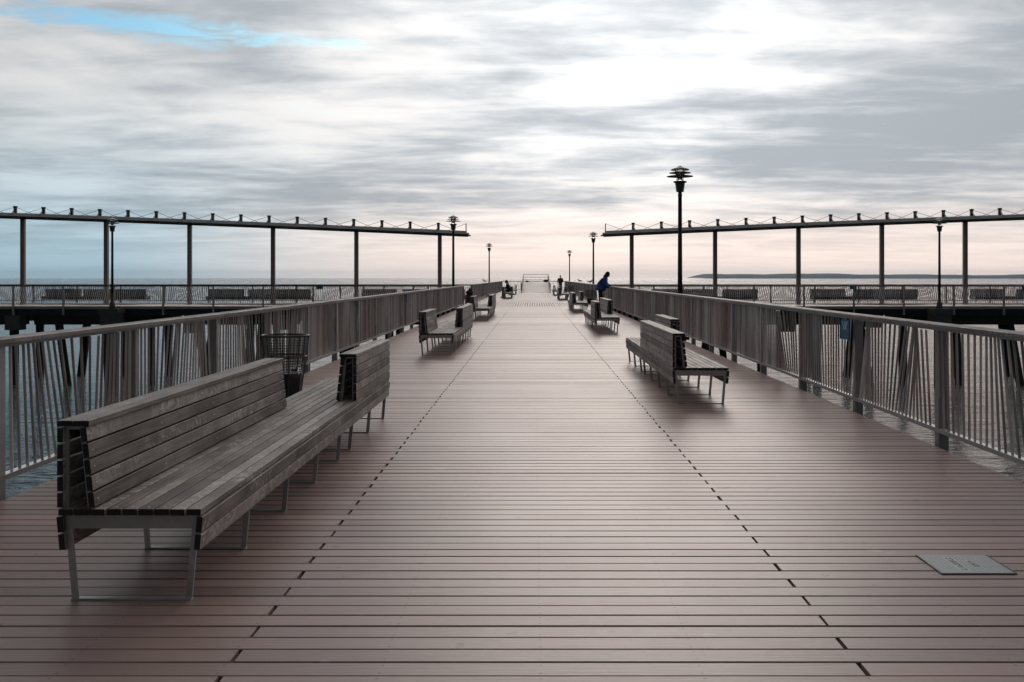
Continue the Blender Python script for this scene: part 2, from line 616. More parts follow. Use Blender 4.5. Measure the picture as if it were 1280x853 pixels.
Y0 = 2.0
k0 = int(Y0 / PITCH)
EXPJ = {int(19.55 / PITCH), int(31.7 / PITCH), int(47.3 / PITCH)}
kc0, kc1 = int(CROSS0 / PITCH), int(CROSS1 / PITCH) + 1
kend = int(PIER_END / PITCH)
rest = MB()
count = 0
near_k = k0 + 150
for k in range(k0, kend):
    if kc0 <= k < kc1:
        continue
    y = (k + .5) * PITCH + random.uniform(-.0016, .0016)
    sh = .020 if k in EXPJ else 0.0
    dzr, tilt = random.uniform(-.0016, .0010), R(random.gauss(0, .32))
    for (a, b) in row_segments(k):
        a += random.uniform(-.01, .01) if a < -3 else 0
        b += random.uniform(-.01, .01) if b > 3 else 0
        if k < near_k:
            o = link('plank', plank_mesh(b - a), deck, ((a + b) / 2, y, dzr), (tilt, 0, 0))
            if sh:
                o.scale = (1, .66, 1); o.location.y += .022
        else:
            pr = plank_profile()
            if sh:
                pr = [(max(yy, -PITCH / 2 + .035), zz) for yy, zz in pr]
            n = len(pr)
            ct, st = math.cos(tilt), math.sin(tilt)
            q = [(yy * ct - zz * st, yy * st + zz * ct + dzr) for yy, zz in pr]
            pts = [(a, y + yy, zz) for yy, zz in q] + [(b, y + yy, zz) for yy, zz in q]
            rest.poly(pts, [(i, (i + 1) % n, n + (i + 1) % n, n + i) for i in range(n)] + [tuple(range(n - 1, -1, -1)), tuple(range(n, 2 * n))])
rest.build('plank', 'deck', deck, kind='stuff')

joist_mesh = MB().box((-.035, Y0 - .5, -.34), (.035, PIER_END, -.043)).mesh('joist', 'dark_beam')
for i in range(-5, 6):
    link('joist', joist_mesh, deck, (.03 + .67 * i, 0, 0))
edge_mesh = MB().box((-.03, Y0 - .5, -.36), (.03, CROSS0 - .1, -.043)).mesh('edge_beam', 'dark_beam')
edge_mesh2 = MB().box((-.03, CROSS1 + .1, -.36), (.03, PIER_END, -.043)).mesh('edge_beam', 'dark_beam')
for s in (-1, 1):
    link('edge_beam', edge_mesh, deck, (s * (EDGE - .06), 0, 0))
    link('edge_beam', edge_mesh2, deck, (s * (EDGE - .06), 0, 0))
cap_mesh = MB().box((-3.8, -.25, -.95), (3.8, .25, -.345)).mesh('pile_cap', 'concrete')
pm = MB()
pm.tube([(0, 0, SEA - 1.5), (0, 0, -.95)], .24, 10)
pile_mesh = pm.mesh('pile', 'timber_pile')
for y in [3 + 5.5 * i for i in range(10)] + [66 + 5.5 * i for i in range(11)]:
    link('pile_cap', cap_mesh, deck, (0, y, 0))
    for x in (-3.2, 0, 3.2):
        link('pile', pile_mesh, deck, (x, y, 0))

# crossing arms, boards laid the other way
ARM = 46.0
arm = thing('cross_deck', (0, CROSS0, 0), kind='structure')
mb = MB()
nb = int(2 * ARM / PITCH)
for i in range(nb):
    x = -ARM + (i + .5) * PITCH
    hw = PITCH / 2 - .022
    dzr = random.uniform(-.002, .001)
    mb.prism([(x - hw, dzr - .038), (x + hw, dzr - .038), (x + hw, dzr - .005), (x + hw - .005, dzr), (x - hw + .005, dzr), (x - hw, dzr - .005)], .03, CROSS1 - CROSS0 + .05)
mb.build('plank', 'deck', arm, kind='stuff')
for (y, nm) in ((0.0, 'front'), (CROSS1 - CROSS0 + .06, 'back')):
    for (a, b) in ((-ARM, -EDGE - .05), (EDGE + .05, ARM)):
        MB().box((a, y - .06, -.16), (b, y + .015, -.004)).build('edge_board', 'fascia', arm)
for y in (.25, 2.2, 4.2, CROSS1 - CROSS0 - .2):
    MB().box((-ARM, y - .14, -.52), (ARM, y + .14, -.042)).build('stringer', 'dark_beam', arm)
for s in (-1, 1):
    # cap beams along the arm and their piles
    for y in (.9, 5.9):
        x = 5.0
        segs = []
        while x < ARM:
            ln = random.choice((6.5, 4.2, 8.0))
            MB().box((min(s * x, s * (x + ln)), y - .35, -1.08), (max(s * x, s * (x + ln)), y + .35, -.525)).build('pile_cap', 'concrete' if y > 3 else 'dark_beam', arm)
            x += ln + .62
        x = 5.6
        i = 0
        while x < ARM - 1:
            ln = random.uniform(-.35, .35) if i % 3 == 1 else (random.choice((-1, 1)) * random.uniform(.5, .9) if i % 3 == 2 else 0)
            r = random.uniform(.21, .26)
            z0 = SEA - 1.5
            pb = MB()
            pb.tube([(s * x + ln, y - .25 * abs(ln), z0), (s * x, y, -1.0)], [r * 1.05, r], 12)
            pb.build('pile', 'timber_pile', arm)
            x += random.uniform(2.2, 3.3)
            i += 1
    # deeper transverse caps
    for x in (9.4, 14.4, 19.4, 24.6, 29.6, 34.7):
        if abs(x - 23.6) < 1.6: continue
        MB().box((s * x - .42, -.22, -1.35 + random.uniform(-.2, .2)), (s * x + .42, .54, -.53)).build('cross_cap', 'concrete', arm)

# ------------------------------------------------------------------ railings
RX = 3.985
RAIL_H = 1.19
bal_mesh = MB().box((-.0105, -.005, 0), (.0105, .005, 1)).mesh('baluster', 'slat')


def yaw(s_): return R(16) + R(26) * math.sin(2 * math.pi * s_ / 2.9) + R(10) * math.sin(2 * math.pi * s_ / 1.1 + 1)


def railing(name_label, axis, fixed, a, b, side, posts, lean, nparts_to, group, spacing=.104, z_top=RAIL_H, cap_len=2, post_down=.30):
    """axis 'y': runs along Y at x=fixed.  axis 'x': runs along X at y=fixed. side: outward sign"""
    def P_(s_, o_, z_):
        return (fixed + side * o_, s_, z_) if axis == 'y' else (s_, fixed + side * o_, z_)
    root = thing('railing', P_(a, 0, 0), 0, name_label, 'railing', group)
    ox, oy, _ = P_(a, 0, 0)

    def loc(p): return (p[0] - ox, p[1] - oy, p[2])

    def bx(m_, s0, s1, o0, o1, z0, z1):
        p, q = loc(P_(s0, o0, z0)), loc(P_(s1, o1, z1))
        m_.box(tuple(min(p[i], q[i]) for i in range(3)), tuple(max(p[i], q[i]) for i in range(3)))
        return m_
    # posts: web and flange
    for s_ in posts:
        if not (a - .2 <= s_ <= b + .2): continue
        m_ = MB()
        bx(m_, s_ - .045, s_ + .045, .006, .105, -post_down, z_top - .076)
        m_.build('post', 'post', root)
    # wooden cap boards
    cuts = [a - .06] + [s_ for i, s_ in enumerate(posts) if a + .5 < s_ < b - .5 and i % cap_len == 0] + [b + .06]
    for s0, s1 in zip(cuts[:-1], cuts[1:]):
        L = s1 - s0 - .006
        m_ = MB()
        m_.prism([(-.082, 0), (.082, 0), (.082, .030), (.074, .038), (-.074, .038), (-.082, .030)], -L / 2, L / 2)
        o = m_.build('cap_board', 'cap_wood', root, loc=loc(P_((s0 + s1) / 2, 0, z_top - .038)))
        if axis == 'x': o.rotation_euler = (0, 0, R(90))
    bx(MB(), a, b, .004, .056, z_top - .074, z_top - .040).build('top_rail', 'post', root)
    bx(MB(), a, b, .00, .078, .135, .147).build('bottom_rail', 'pale', root)
    bx(MB(), a, b, -.004, -.001, .112, .152).build('bottom_lip', 'post', root)
    # leaning balusters
    mbs = MB()
    n = int((b - a) / spacing)
    h = z_top - .074 - .148
    for i in range(n):
        s_ = a + .05 + i * spacing
        if min(abs(s_ - q_) for q_ in posts) < .056: continue
        off = lean(s_)
        s_top = min(max(s_ + off / 2, a), b)
        s_bot = min(max(s_ - off / 2, a), b)
        ang = math.atan2(s_top - s_bot, h)
        if axis == 'y' and s_ < nparts_to:
            o = link('baluster', bal_mesh, root, loc(P_(s_bot, .030, .147)), (-ang, 0, -side * yaw(s_) + random.uniform(-.06, .06)))
            o.scale = (1, 1, h / math.cos(ang))
        else:
            p, q = loc(P_(s_bot, .030, .147)), loc(P_(s_top, .030, z_top - .072))
            if axis == 'y':
                ya = -side * yaw(s_)
                mbs.bar(p, q, .021, .010, 0, (-math.sin(ya), math.cos(ya), 0))
            else:
                mbs.bar(p, q, .026, .026, 0, (0, 1, 0))
    if mbs.v:
        mbs.build('baluster', 'slat', root, kind='stuff')
    return root


def leanL(s_): return .17 * math.cos(2 * math.pi * (s_ - 8.6) / 5.3 + math.pi) + .03 * math.sin(2 * math.pi * s_ / 2.2)
def leanR(s_): return .20 * math.cos(2 * math.pi * (s_ - 7.6) / 5.1) + .03 * math.sin(2 * math.pi * s_ / 2.3)
def leanA(s_): return .22 * math.sin(2 * math.pi * s_ / 4.7) + .06 * math.sin(2 * math.pi * s_ / 1.9)


postsL = [7.33 + 2.5 * i for i in range(-2, 20)]
postsR = [9.66 + 2.5 * i for i in range(-3, 19)]
GR = 'slatted railings along the pier'
railing('grey slatted railing behind the bench with the wire litter basket', 'y', -RX, 2.35, CROSS0 - .1, -1, postsL + [CROSS0 - .15], leanL, 17, GR)
railing('grey slatted railing carrying a tall teal notice, one tall lamp behind it', 'y', RX, 2.16, CROSS0 - .1, 1, postsR + [CROSS0 - .15], leanR, 17, GR)
far_posts = [CROSS1 + .15 + 2.5 * i for i in range(25)]
railing('slatted railing with dark-clothed people sitting in front of it', 'y', -RX, CROSS1 + .1, PIER_END - .1, -1, far_posts, leanL, 0, GR)
railing('slatted railing beyond the person in the blue jacket', 'y', RX, CROSS1 + .1, PIER_END - .1, 1, far_posts, leanR, 0, GR)
railing('open end railing behind the ramp at the head of the pier', 'x', PIER_END, -RX, RX, 1, [-RX, -1.6, 1.6, RX], leanA, 0, GR, spacing=.5)
for s, nm, nm2 in ((-1, 'arm with the blue cloth', 'open water'), (1, 'arm facing the wooded shore', 'wooded shore')):
    ps = [s * (4.0 + 2.84 * i) for i in range(15)]
    a, b = (-ARM, -RX - .05) if s < 0 else (RX + .05, ARM)
    railing('slatted railing in front of the benches on the canopied ' + nm, 'x', CROSS0 - .09, a, b, -1, ps, leanA, 0, GR, spacing=.112, post_down=.50)
    railing('slatted railing behind the dark arm benches against the ' + nm2, 'x', CROSS1 + .15, a, b, 1, ps, leanA, 0, GR, spacing=.112, post_down=.40)

# ------------------------------------------------------------------ benches
BL = 6.45
LONG = (0.0, 3.85)
SHORT = (4.30, BL)


def board(w_, t_, L, c=.0018):
    m_ = MB()
    m_.prism([(-w_ / 2, -t_ / 2), (w_ / 2, -t_ / 2), (w_ / 2, t_ / 2 - c), (w_ / 2 - c, t_ / 2), (-w_ / 2 + c, t_ / 2), (-w_ / 2, t_ / 2 - c)], -L / 2, L / 2, 0, 1)
    return m_.mesh('board', ['bench_wood', 'shaded_end_grain'])


def make_bench():
    root = thing('bench', (0, 0, 0))
    seat_me = board(.0715, .032, BL)
    for i in range(9):
        x = -.365 + (i + .5) * .0811
        link('seat_board', seat_me, root, (x, BL / 2 + random.uniform(-.004, .004), .451), (0, R(random.uniform(-.6, .6)), 0))
    ap_me = board(.079, .030, BL)
    for s in (-1, 1):
        for j, z in enumerate((.388, .300)):
            link('apron_board', ap_me, root, (s * (.352 - .008 * j), BL / 2, z), (0, s * R(90 + 5), 0))
    meshes = {}
    for (y0, y1), s in ((LONG, -1), (SHORT, 1)):
        L = y1 - y0
        yc = (y0 + y1) / 2
        bm_ = board(.0725, .030, L)
        for j in range(5):
            z = .4705 + .0405 + j * .0825
            link('back_board', bm_, root, (s * .352, yc, z), (0, s * R(90), 0))
            f = (z - .47) / .41
            xi = .190 + .045 * f
            link('back_board', bm_, root, (s * xi, yc, z + .002), (0, -s * R(90 - 6.2), 0))
        cm = board(.080, .028, L)
        for x in (.3285, .2455):
            link('back_cap_board', cm, root, (s * x, yc, .900), (0, R(random.uniform(-.5, .5)), 0))
    # steel frames
    for y in (.035, .97, 1.92, 2.87, 3.80, 4.36, 5.38, BL - .035):
        for s in (-1, 1):
            m_ = MB().bar((s * .290, y, 0.010), (s * .327, y, .43), .032, .012, 0, (0, 1, 0))
            m_.build('leg', 'galv', root)
        MB().box((-.325, y - .007, .362), (.325, y + .007, .4335)).build('cross_bar', 'galv', root)
        MB().box((-.305, y - .02, 0), (.305, y + .02, .010)).build('foot_bar', 'galv', root)
        for (y0, y1), s in ((LONG, -1), (SHORT, 1)):
            if y0 <= y <= y1:
                m_ = MB()
                m_.bar((s * .330, y, .435), (s * .330, y, .884), .020, .012, 0, (0, 1, 0))
                m_.bar((s * .212, y, .435), (s * .255, y, .884), .020, .012, 0, (0, 1, 0))
                m_.bar((s * .245, y, .875), (s * .335, y, .875), .018, .012, 0, (0, 1, 0))
                m_.build('back_support', 'galv', root)
    # screw heads
    m_ = MB()
    for y in (.045, .97, 1.92, 2.87, 3.80, 4.36, 5.38, BL - .045):
        for i in range(9):
            x = -.365 + (i + .5) * .0811
            if (y <= LONG[1] and x < -.17) or (y >= SHORT[0] and x > .17): continue
            m_.lathe([(.0055, 0), (.004, .0022)], 6, 0, False, (x, y, .4668))
        for (y0, y1), s in ((LONG, -1), (SHORT, 1)):
            if y0 <= y <= y1:
                for j in range(5):
                    z = .4705 + .0405 + j * .0825
                    xi = .190 + .045 * (z - .47) / .41 - .0145
                    m_.ellipsoid((s * xi, y, z), (.003, .006, .006), 0, 6, 4)
                    m_.ellipsoid((s * .3672, y, z), (.002, .006, .006), 0, 6, 4)
                for x in (.3285, .2455):
                    m_.lathe([(.0055, 0), (.004, .002)], 6, 0, False, (s * x, y, .914))
        for s in (-1, 1):
            for z in (.388, .300):
                m_.ellipsoid((s * (.3665 if z > .35 else .359), y, z), (.002, .006, .006), 0, 6, 4)
    m_.build('screw', 'pale', root, kind='stuff')
    return root


bench = make_bench()
GB = 'two-sided slatted wooden benches on the pier'
XL, XR = -2.045, 2.17
spots = [
    # x, y near end, flipped, label
    (XL, 4.94, 0, 'weathered two-sided slat bench standing beside the black wire litter basket'),
    (XL, 20.5, 1, 'two-sided slat bench first beyond the litter basket, short back towards the railing'),
    (XL, 37.0, 1, 'two-sided slat bench just before the dark red handcart'),
    (XL, 75.0, 1, 'slat bench on which the dark-clothed people are sitting'),
    (XL, 92.0, 0, 'small far slat bench between the seated people and the ramp'),
    (XR, 12.66, 0, 'two-sided slat bench opposite the litter basket, its long back to the walkway'),
    (XR, 28.7, 1, 'two-sided slat bench closest to the person in the blue jacket'),
    (XR, 45.3, 0, 'two-sided slat bench between the blue-jacketed person and the crossing'),
    (XR, 70.0, 0, 'slat bench first beyond the crossing, before the maroon-jacketed person'),
    (XR, 87.5, 1, 'small far slat bench just in front of the person in the maroon jacket'),
]
for i, (x, y, flip, lab) in enumerate(spots):
    o = bench if i == 0 else copy_tree(bench)
    if flip:
        o.location, o.rotation_euler = (x, y + BL, 0), (0, 0, R(180))
    else:
        o.location, o.rotation_euler = (x, y, 0), (0, 0, 0)
    tag(o, lab, 'bench', GB)
arm_spots = [
    (-24.0, 1, 'dark slat bench on the side arm with the blue cloth on its back'),
    (-13.8, 1, 'dark slat bench on the canopied arm between the cloth-draped bench and the walkway'),
    (-3.95 - .3, 1, 'dark slat bench on the arm beside the teal plate, next to the walkway'),
    (7.4 + BL, 0, 'dark slat bench on the shore-side arm next to the tall lamp by the walkway'),
    (17.3 + BL, 1, 'dark slat bench on the shore-side arm beside the lamp on a concrete block'),
    (27.3 + BL, 1, 'dark slat bench on the shore-side arm beyond the lamp on its block'),
]
for x, m_, lab in arm_spots:
    o = copy_tree(bench)
    # along X: m_=1 short back first
    if m_:
        o.location, o.rotation_euler = (x, 60.7, 0), (0, 0, R(90))
    else:
        o.location, o.rotation_euler = (x - BL, 60.7, 0), (0, 0, R(-90))
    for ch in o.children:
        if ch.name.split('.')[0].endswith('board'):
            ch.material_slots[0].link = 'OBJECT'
            ch.material_slots[0].material = M['shaded_wood']
    tag(o, lab, 'bench', 'slat benches on the canopied arms')

# ------------------------------------------------------------------ lamps


def make_lamp():
    root = thing('lamp_post', (0, 0, 0))
    m_ = MB()
    m_.lathe([(.20, 0), (.20, .06), (.17, .10), (.15, .30), (.11, .36), (.085, .42), (.082, .80), (.075, .84)], 16)
    m_.build('base', 'black', root)
    m_ = MB()
    m_.lathe([(.075, .82), (.066, 2.4), (.058, 4.18), (.066, 4.19), (.066, 4.24), (.058, 4.25), (.055, 4.34)], 14)
    m_.build('pole', 'black', root)
    m_ = MB()
    m_.lathe([(.115, 4.32), (.115, 4.34), (.145, 4.56), (.145, 4.58), (.20, 4.60), (.20, 4.635), (.10, 4.64)], 16)
    m_.build('collar', 'black', root)
    m_ = MB()
    m_.lathe([(.070, 4.62), (.070, 4.77), (.135, 4.80), (.150, 4.97), (.10, 4.985)], 14)
    m_.build('diffuser', 'lamp_white', root)
    for k in range(4):
        a = math.pi / 4 + k * math.pi / 2
        m_ = MB().tube([(.125 * math.cos(a), .125 * math.sin(a), 4.63), (.125 * math.cos(a), .125 * math.sin(a), 4.98)], .008, 6)
        m_.build('rod', 'black', root)
    for z, r in ((4.78, .395), (4.885, .325), (4.975, .275)):
        m_ = MB()
        m_.lathe([(.155, z + .022), (r * .7, z + .014), (r, z - .006), (r, z + .006), (r * .7, z + .026), (.155, z + .034)], 24)
        m_.build('louver', 'lamp_metal' if z > 4.95 else 'black', root)
    m_ = MB()
    m_.lathe([(.275, 4.988), (.20, 5.02), (.11, 5.055), (.04, 5.09), (.008, 5.11)], 20)
    m_.build('roof_cone', 'lamp_metal', root)
    return root


lamp = make_lamp()
GL = 'black lamp posts with louvered heads'
LX = 4.32
lamp_spots = [
    (LX + .06, 29.2, -.12, 'tall black louvered lamp post behind the railing near the teal notice'),
    (-LX, 52.5, -.12, 'black louvered lamp post by the inner end of the sea-side canopy'),
    (LX + .06, 71.5, -.12, 'black louvered lamp post rising just behind the person in the blue jacket'),
    (-LX, 95.0, -.12, 'slim far lamp post behind the railing by the seated people'),
    (LX + .06, 119.0, -.12, 'small far lamp post next to the person in the maroon jacket'),
    (-23.72, 54.95, -.10, 'lamp post on a concrete block below the sea-side canopy'),
    (22.85, 54.95, -.10, 'lamp post on a concrete block below the shore-side canopy'),
]
for i, (x, y, z, lab) in enumerate(lamp_spots):
    o = lamp if i == 0 else copy_tree(lamp)
    o.location = (x, y, z)
    tag(o, lab, 'lamp', GL)
    if abs(x) < 5:          # steel bracket that carries the lamp outside the deck
        s = 1 if x > 0 else -1
        b_ = MB()
        b_.box((s * .02 - .30, -.16, -.10), (s * .02 + .24, .16, -.003))
        b_.bar((-s * .34, 0, -.20), (s * .18, 0, -.09), .10, .06)
        b_.build('bracket', 'black', o)
    else:
        b_ = MB()
        b_.box((-.48, -.50, -1.0), (.48, .48, -.28))
        b_.box((-.54, -.56, -.28), (.54, .50, -.002))
        b_.tube([(0, 0, SEA - 1.4), (0, 0, -.98)], .3, 12)
        b_.build('footing', 'concrete', o)

# ------------------------------------------------------------------ canopies over the arms


def canopy(s, label):
    root = thing('canopy', (.13, 59.3, 0), 0, label, 'canopy', 'long narrow canopies over the side arms')
    X0, X1 = 4.12, 41.5
    def zb(x): return 4.20 + (x - X0) * .0402 + .00022 * (x - X0) * (25 - (x - X0))
    n = 24
    xs = [X0 + (X1 - X0) * i / n for i in range(n + 1)]
    # soffit slab
    def strip(y0, y1, za, zb_, name, mat, over=0.0):
        m_ = MB()
        pts = []
        for x in xs:
            z = zb(x)
            for (y, dz_) in ((y0, za), (y1, za), (y1, zb_), (y0, zb_)):
                pts.append((s * (x - (over if x == xs[0] else 0)), y, z + dz_))
        fs = []
        for i in range(n):
            for k in range(4):
                fs.append((i * 4 + k, i * 4 + (k + 1) % 4, i * 4 + 4 + (k + 1) % 4, i * 4 + 4 + k))
        fs += [(0, 3, 2, 1), tuple(range(n * 4, n * 4 + 4))]
        m_.poly(pts, fs)
        return m_.build(name, mat, root)
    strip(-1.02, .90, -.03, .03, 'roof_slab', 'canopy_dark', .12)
    strip(-1.06, -.96, .031, .215, 'fascia', 'canopy')
    strip(.80, .88, .031, .19, 'fascia', 'canopy')
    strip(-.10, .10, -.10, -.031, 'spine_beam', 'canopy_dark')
    cols = [5.83 + 5.065 * i for i in range(8)]
    for x in cols:
        if x > X1: continue
        MB().box((s * x - .115, -.115, 0), (s * x + .115, .115, zb(x) - .10)).build('column', 'column', root)
    mx = [5.83 + 1.6883 * i for i in range(-0, 22)]
    ends = []
    for i, x in enumerate(mx):
        if x > X1 - .5: continue
        z = zb(x)
        MB().box((s * x - .075, -.95, z + .031), (s * x + .075, -.80, z + .58)).build('mast', 'canopy_dark', root)
        MB().box((s * x - .10, -.97, z + .581), (s * x + .10, -.78, z + .635)).build('mast_cap', 'black', root)
        m_ = MB()
        m_.tube([(s * (x - .03), -.99, z + .50), (s * (x + .02), -1.00, z + .36), (s * (x + .10), -1.09, z + .20), (s * (x + .26), -1.10, z + .12)], .030, 6)
        m_.build('bracket', 'white', root)
        for d in (-1, 1):
            xe = x + d * 1.05
            if xe < X0 + .1: xe = X0 + .25
            MB().tube([(s * (x + d * .07), -.88, z + .56), (s * xe, -1.00, zb(xe) + .215)], .011, 5).build('cable', 'canopy_dark', root)
    # end post with its stay
    z = zb(X0)
    MB().box((s * (X0 + .04) - .03, -1.04, z + .216), (s * (X0 + .04) + .03, -.98, z + .66)).build('end_post', 'canopy', root)
    MB().tube([(s * (X0 + .06), -1.01, z + .64), (s * (X0 + 1.1), -1.00, zb(X0 + 1.1) + .215)], .011, 5).build('cable', 'canopy_dark', root)
    return root


canopy(-1, 'long narrow canopy on brown columns over the arm against open sea')
canopy(1, 'long narrow canopy on brown columns over the arm facing the shore')

# ------------------------------------------------------------------ wire litter baskets


def make_basket():
    root = thing('litter_basket', (0, 0, 0))
    def rad(z): return .185 + .075 * z / .60 if z < .60 else (.272 + .03 * (z - .60) / .28)
    m_ = MB()
    for k in range(40):
        a = 2 * math.pi * k / 40
        m_.tube([(rad(z) * math.cos(a), rad(z) * math.sin(a), z) for z in (.02, .32, .595, .60, .87)], .0032, 4, 0, False)
    for i in range(1, 25):
        z = .02 + i * .035
        m_.tube([(rad(z) * math.cos(2 * math.pi * k / 28), rad(z) * math.sin(2 * math.pi * k / 28), z) for k in range(29)], .003, 4, 0, False, False)
    m_.build('wire_cage', 'wire', root, kind='stuff')
    for z, r in ((.875, .011), (.60, .009), (.02, .010)):
        MB().tube([((rad(z) + .002) * math.cos(2 * math.pi * k / 32), (rad(z) + .002) * math.sin(2 * math.pi * k / 32), z) for k in range(33)], r, 6, 0, True, False).build('ring', 'wire', root)
    for k in range(8):
        a = 2 * math.pi * (k + .5) / 8
        MB().tube([((rad(z) + .006) * math.cos(a), (rad(z) + .006) * math.sin(a), z) for z in (0, .3, .6, .88)], .008, 5).build('strut', 'wire', root)
    m_ = MB()
    prof = []
    m_.lathe([(.172, .022), (.19, .15), (.205, .28), (.215, .37), (.19, .385), (.12, .36), (.03, .37)], 20)
    m_.build('bag_liner', 'liner', root)
    return root


bk = make_basket()
bk.location = (-3.28, 12.9, 0)
tag(bk, 'black wire litter basket beside the weathered bench with its back to it', 'litter basket', 'wire litter baskets')
o = copy_tree(bk); o.location = (3.50, 60.2, 0)
tag(o, 'black wire litter basket at the crossing behind the blue-jacketed person', 'litter basket', 'wire litter baskets')
o = copy_tree(bk); o.location = (3.50, 90.5, 0)
tag(o, 'black wire litter basket by the railing beyond the crossing', 'litter basket', 'wire litter baskets')

# ------------------------------------------------------------------ notices on the railings


def notice(loc, rz, w_, h_, label, printed=True):
    root = thing('notice_sign', loc, rz, label, 'sign', 'teal notices on the railings')
    MB().box((-w_ / 2, 0, -h_ / 2), (w_ / 2, .006, h_ / 2)).build('panel', 'sign_blue', root)
    e = .008
    for a, b in (((-w_ / 2, -e, -h_ / 2), (-w_ / 2 + .012, -.0005, h_ / 2)), ((w_ / 2 - .012, -e, -h_ / 2), (w_ / 2, -.0005, h_ / 2))):
        MB().box(a, b).build('border', 'sign_dark', root)
    if printed:
        m_ = MB()     # two short rows of pale strokes, too small to read
        for j, (z, xs_) in enumerate(((.30, (-.26, -.02, .06, .22)), (.12, (-.14, .02, .12)))):
            for x in xs_:
                m_.box((x * w_ - .012, -.003, z * h_ - .028), (x * w_ + .012, -.0006, z * h_ + .028))
                m_.box((x * w_ - .012, -.003, z * h_ + .010), (x * w_ + .035, -.0006, z * h_ + .024))
        m_.build('lettering', 'sign_pale', root)
        pts = [(-.40, -.02), (-.28, .03), (-.18, -.06), (-.05, -.02), (.0, -.16), (.16, -.10), (.30, -.2), (.42, -.18), (.42, -.34), (.25, -.36), (.06, -.30), (-.1, -.18), (-.25, -.20), (-.40, -.26)]
        m_ = MB()
        P2 = [(x * w_, z * h_) for x, z in pts]
        n = len(P2)
        m_.poly([(x, -.0025, z) for x, z in P2] + [(x, -.0006, z) for x, z in P2],
                [tuple(range(n))] + [(i, n + i, n + (i + 1) % n, (i + 1) % n) for i in range(n)])
        m_.build('wave_print', 'sign_dark', root)
    return root


notice((RX - .062, 12.30, .985), R(-90), .36, .25, 'tall teal notice with pale lettering beside a post of the pier railing')
notice((-RX + .062, 30.3, 1.0), R(90), .36, .25, 'narrow teal notice on the railing between the litter basket and the handcart')
notice((-12.15, CROSS0 - .158, 1.06), 0, .38, .17, 'small teal plate on the arm railing near the walkway', False)
notice((18.15, CROSS0 - .158, 1.06), 0, .40, .17, 'small teal plate on the shore-side arm railing', False)
notice((27.95, CROSS0 - .158, 1.02), 0, .40, .25, 'teal plate on the shore-side arm railing past the lamp', False)
# blue cloth hung on an arm bench
m_ = MB()
nxx = 10
pts, fs = [], []
prof = [(-.12, .66), (-.12, .80), (-.11, .935), (0, .945), (.085, .935), (.10, .80)]
for i in range(nxx + 1):
    for (yy, zz) in prof:
        pts.append((i * .045, yy + .012 * math.sin(i * 1.7), zz + .008 * math.sin(i * 2.3)))
k = len(prof)
for i in range(nxx):
    for j in range(k - 1):
        fs.append((i * k + j, (i + 1) * k + j, (i + 1) * k + j + 1, i * k + j + 1))
m_.poly(pts, fs, 0, True)
ob = m_.build('cloth', 'jacket', loc=(-29.35, 60.985, 0), label='bright blue cloth hung over the back of an arm bench', cat='cloth')
sd = ob.modifiers.new('thickness', 'SOLIDIFY'); sd.thickness = .012

# ------------------------------------------------------------------ hatch in the deck
hx0, hx1, hy0, hy1 = 2.25, 2.66, 5.385, 5.75
root = thing('access_hatch', ((hx0 + hx1) / 2, (hy0 + hy1) / 2, 0), 0, 'grey checker-plate steel hatch set in the brown deck planks', 'hatch')
w_, h_ = (hx1 - hx0), (hy1 - hy0)
MB().box((-w_ / 2 + .006, -h_ / 2 + .006, .0015), (w_ / 2 - .006, h_ / 2 - .006, .0075)).build('plate', 'steel', root)
m_ = MB()
for a, b in (((-w_ / 2, -h_ / 2, .001), (w_ / 2, -h_ / 2 + .005, .006)), ((-w_ / 2, h_ / 2 - .005, .001), (w_ / 2, h_ / 2, .006)),
             ((-w_ / 2, -h_ / 2 + .005, .001), (-w_ / 2 + .005, h_ / 2 - .005, .006)), ((w_ / 2 - .005, -h_ / 2 + .005, .001), (w_ / 2 + .012, h_ / 2 - .005, .006))):
    m_.box(a, b)
m_.build('frame', 'ink', root)
m_ = MB()
i = 0
for a in range(26):
    for b in range(23):
        x, y = -w_ / 2 + .014 + a * .0152, -h_ / 2 + .014 + b * .0152
        if -.075 < x < -.015 and abs(y) < .13: continue
        if .03 < x < .075 and abs(y) < .07: continue
        d = .0055 if (a + b) % 2 else -.0055
        m_.poly([(x - .0055, y - d, .0076), (x, y - .0022, .0076), (x + .0055, y + d, .0076), (x, y + .0022, .0076), (x, y, .0092)],
                [(0, 1, 4), (1, 2, 4), (2, 3, 4), (3, 0, 4)])
m_.build('tread_stud', 'steel', root, kind='stuff')
m_ = MB()          # worn stamped characters, reading along the pier, too small to make out
rr = random.Random(5)
for x0, n_, c0 in ((-.045, 8, -.115), (.052, 4, -.055)):
    for i in range(n_):
        y = c0 + i * .030
        m_.box((x0 - .016, y, .0076), (x0 + .016, y + .005, .0084))
        if rr.random() < .8: m_.box((x0 + .010, y + .005, .0076), (x0 + .016, y + .020, .0084))
        if rr.random() < .6: m_.box((x0 - .003, y + .005, .0076), (x0 + .003, y + .018, .0084))
        if rr.random() < .6: m_.box((x0 - .016, y + .005, .0076), (x0 - .010, y + .020, .0084))
m_.build('lettering', 'ink', root)

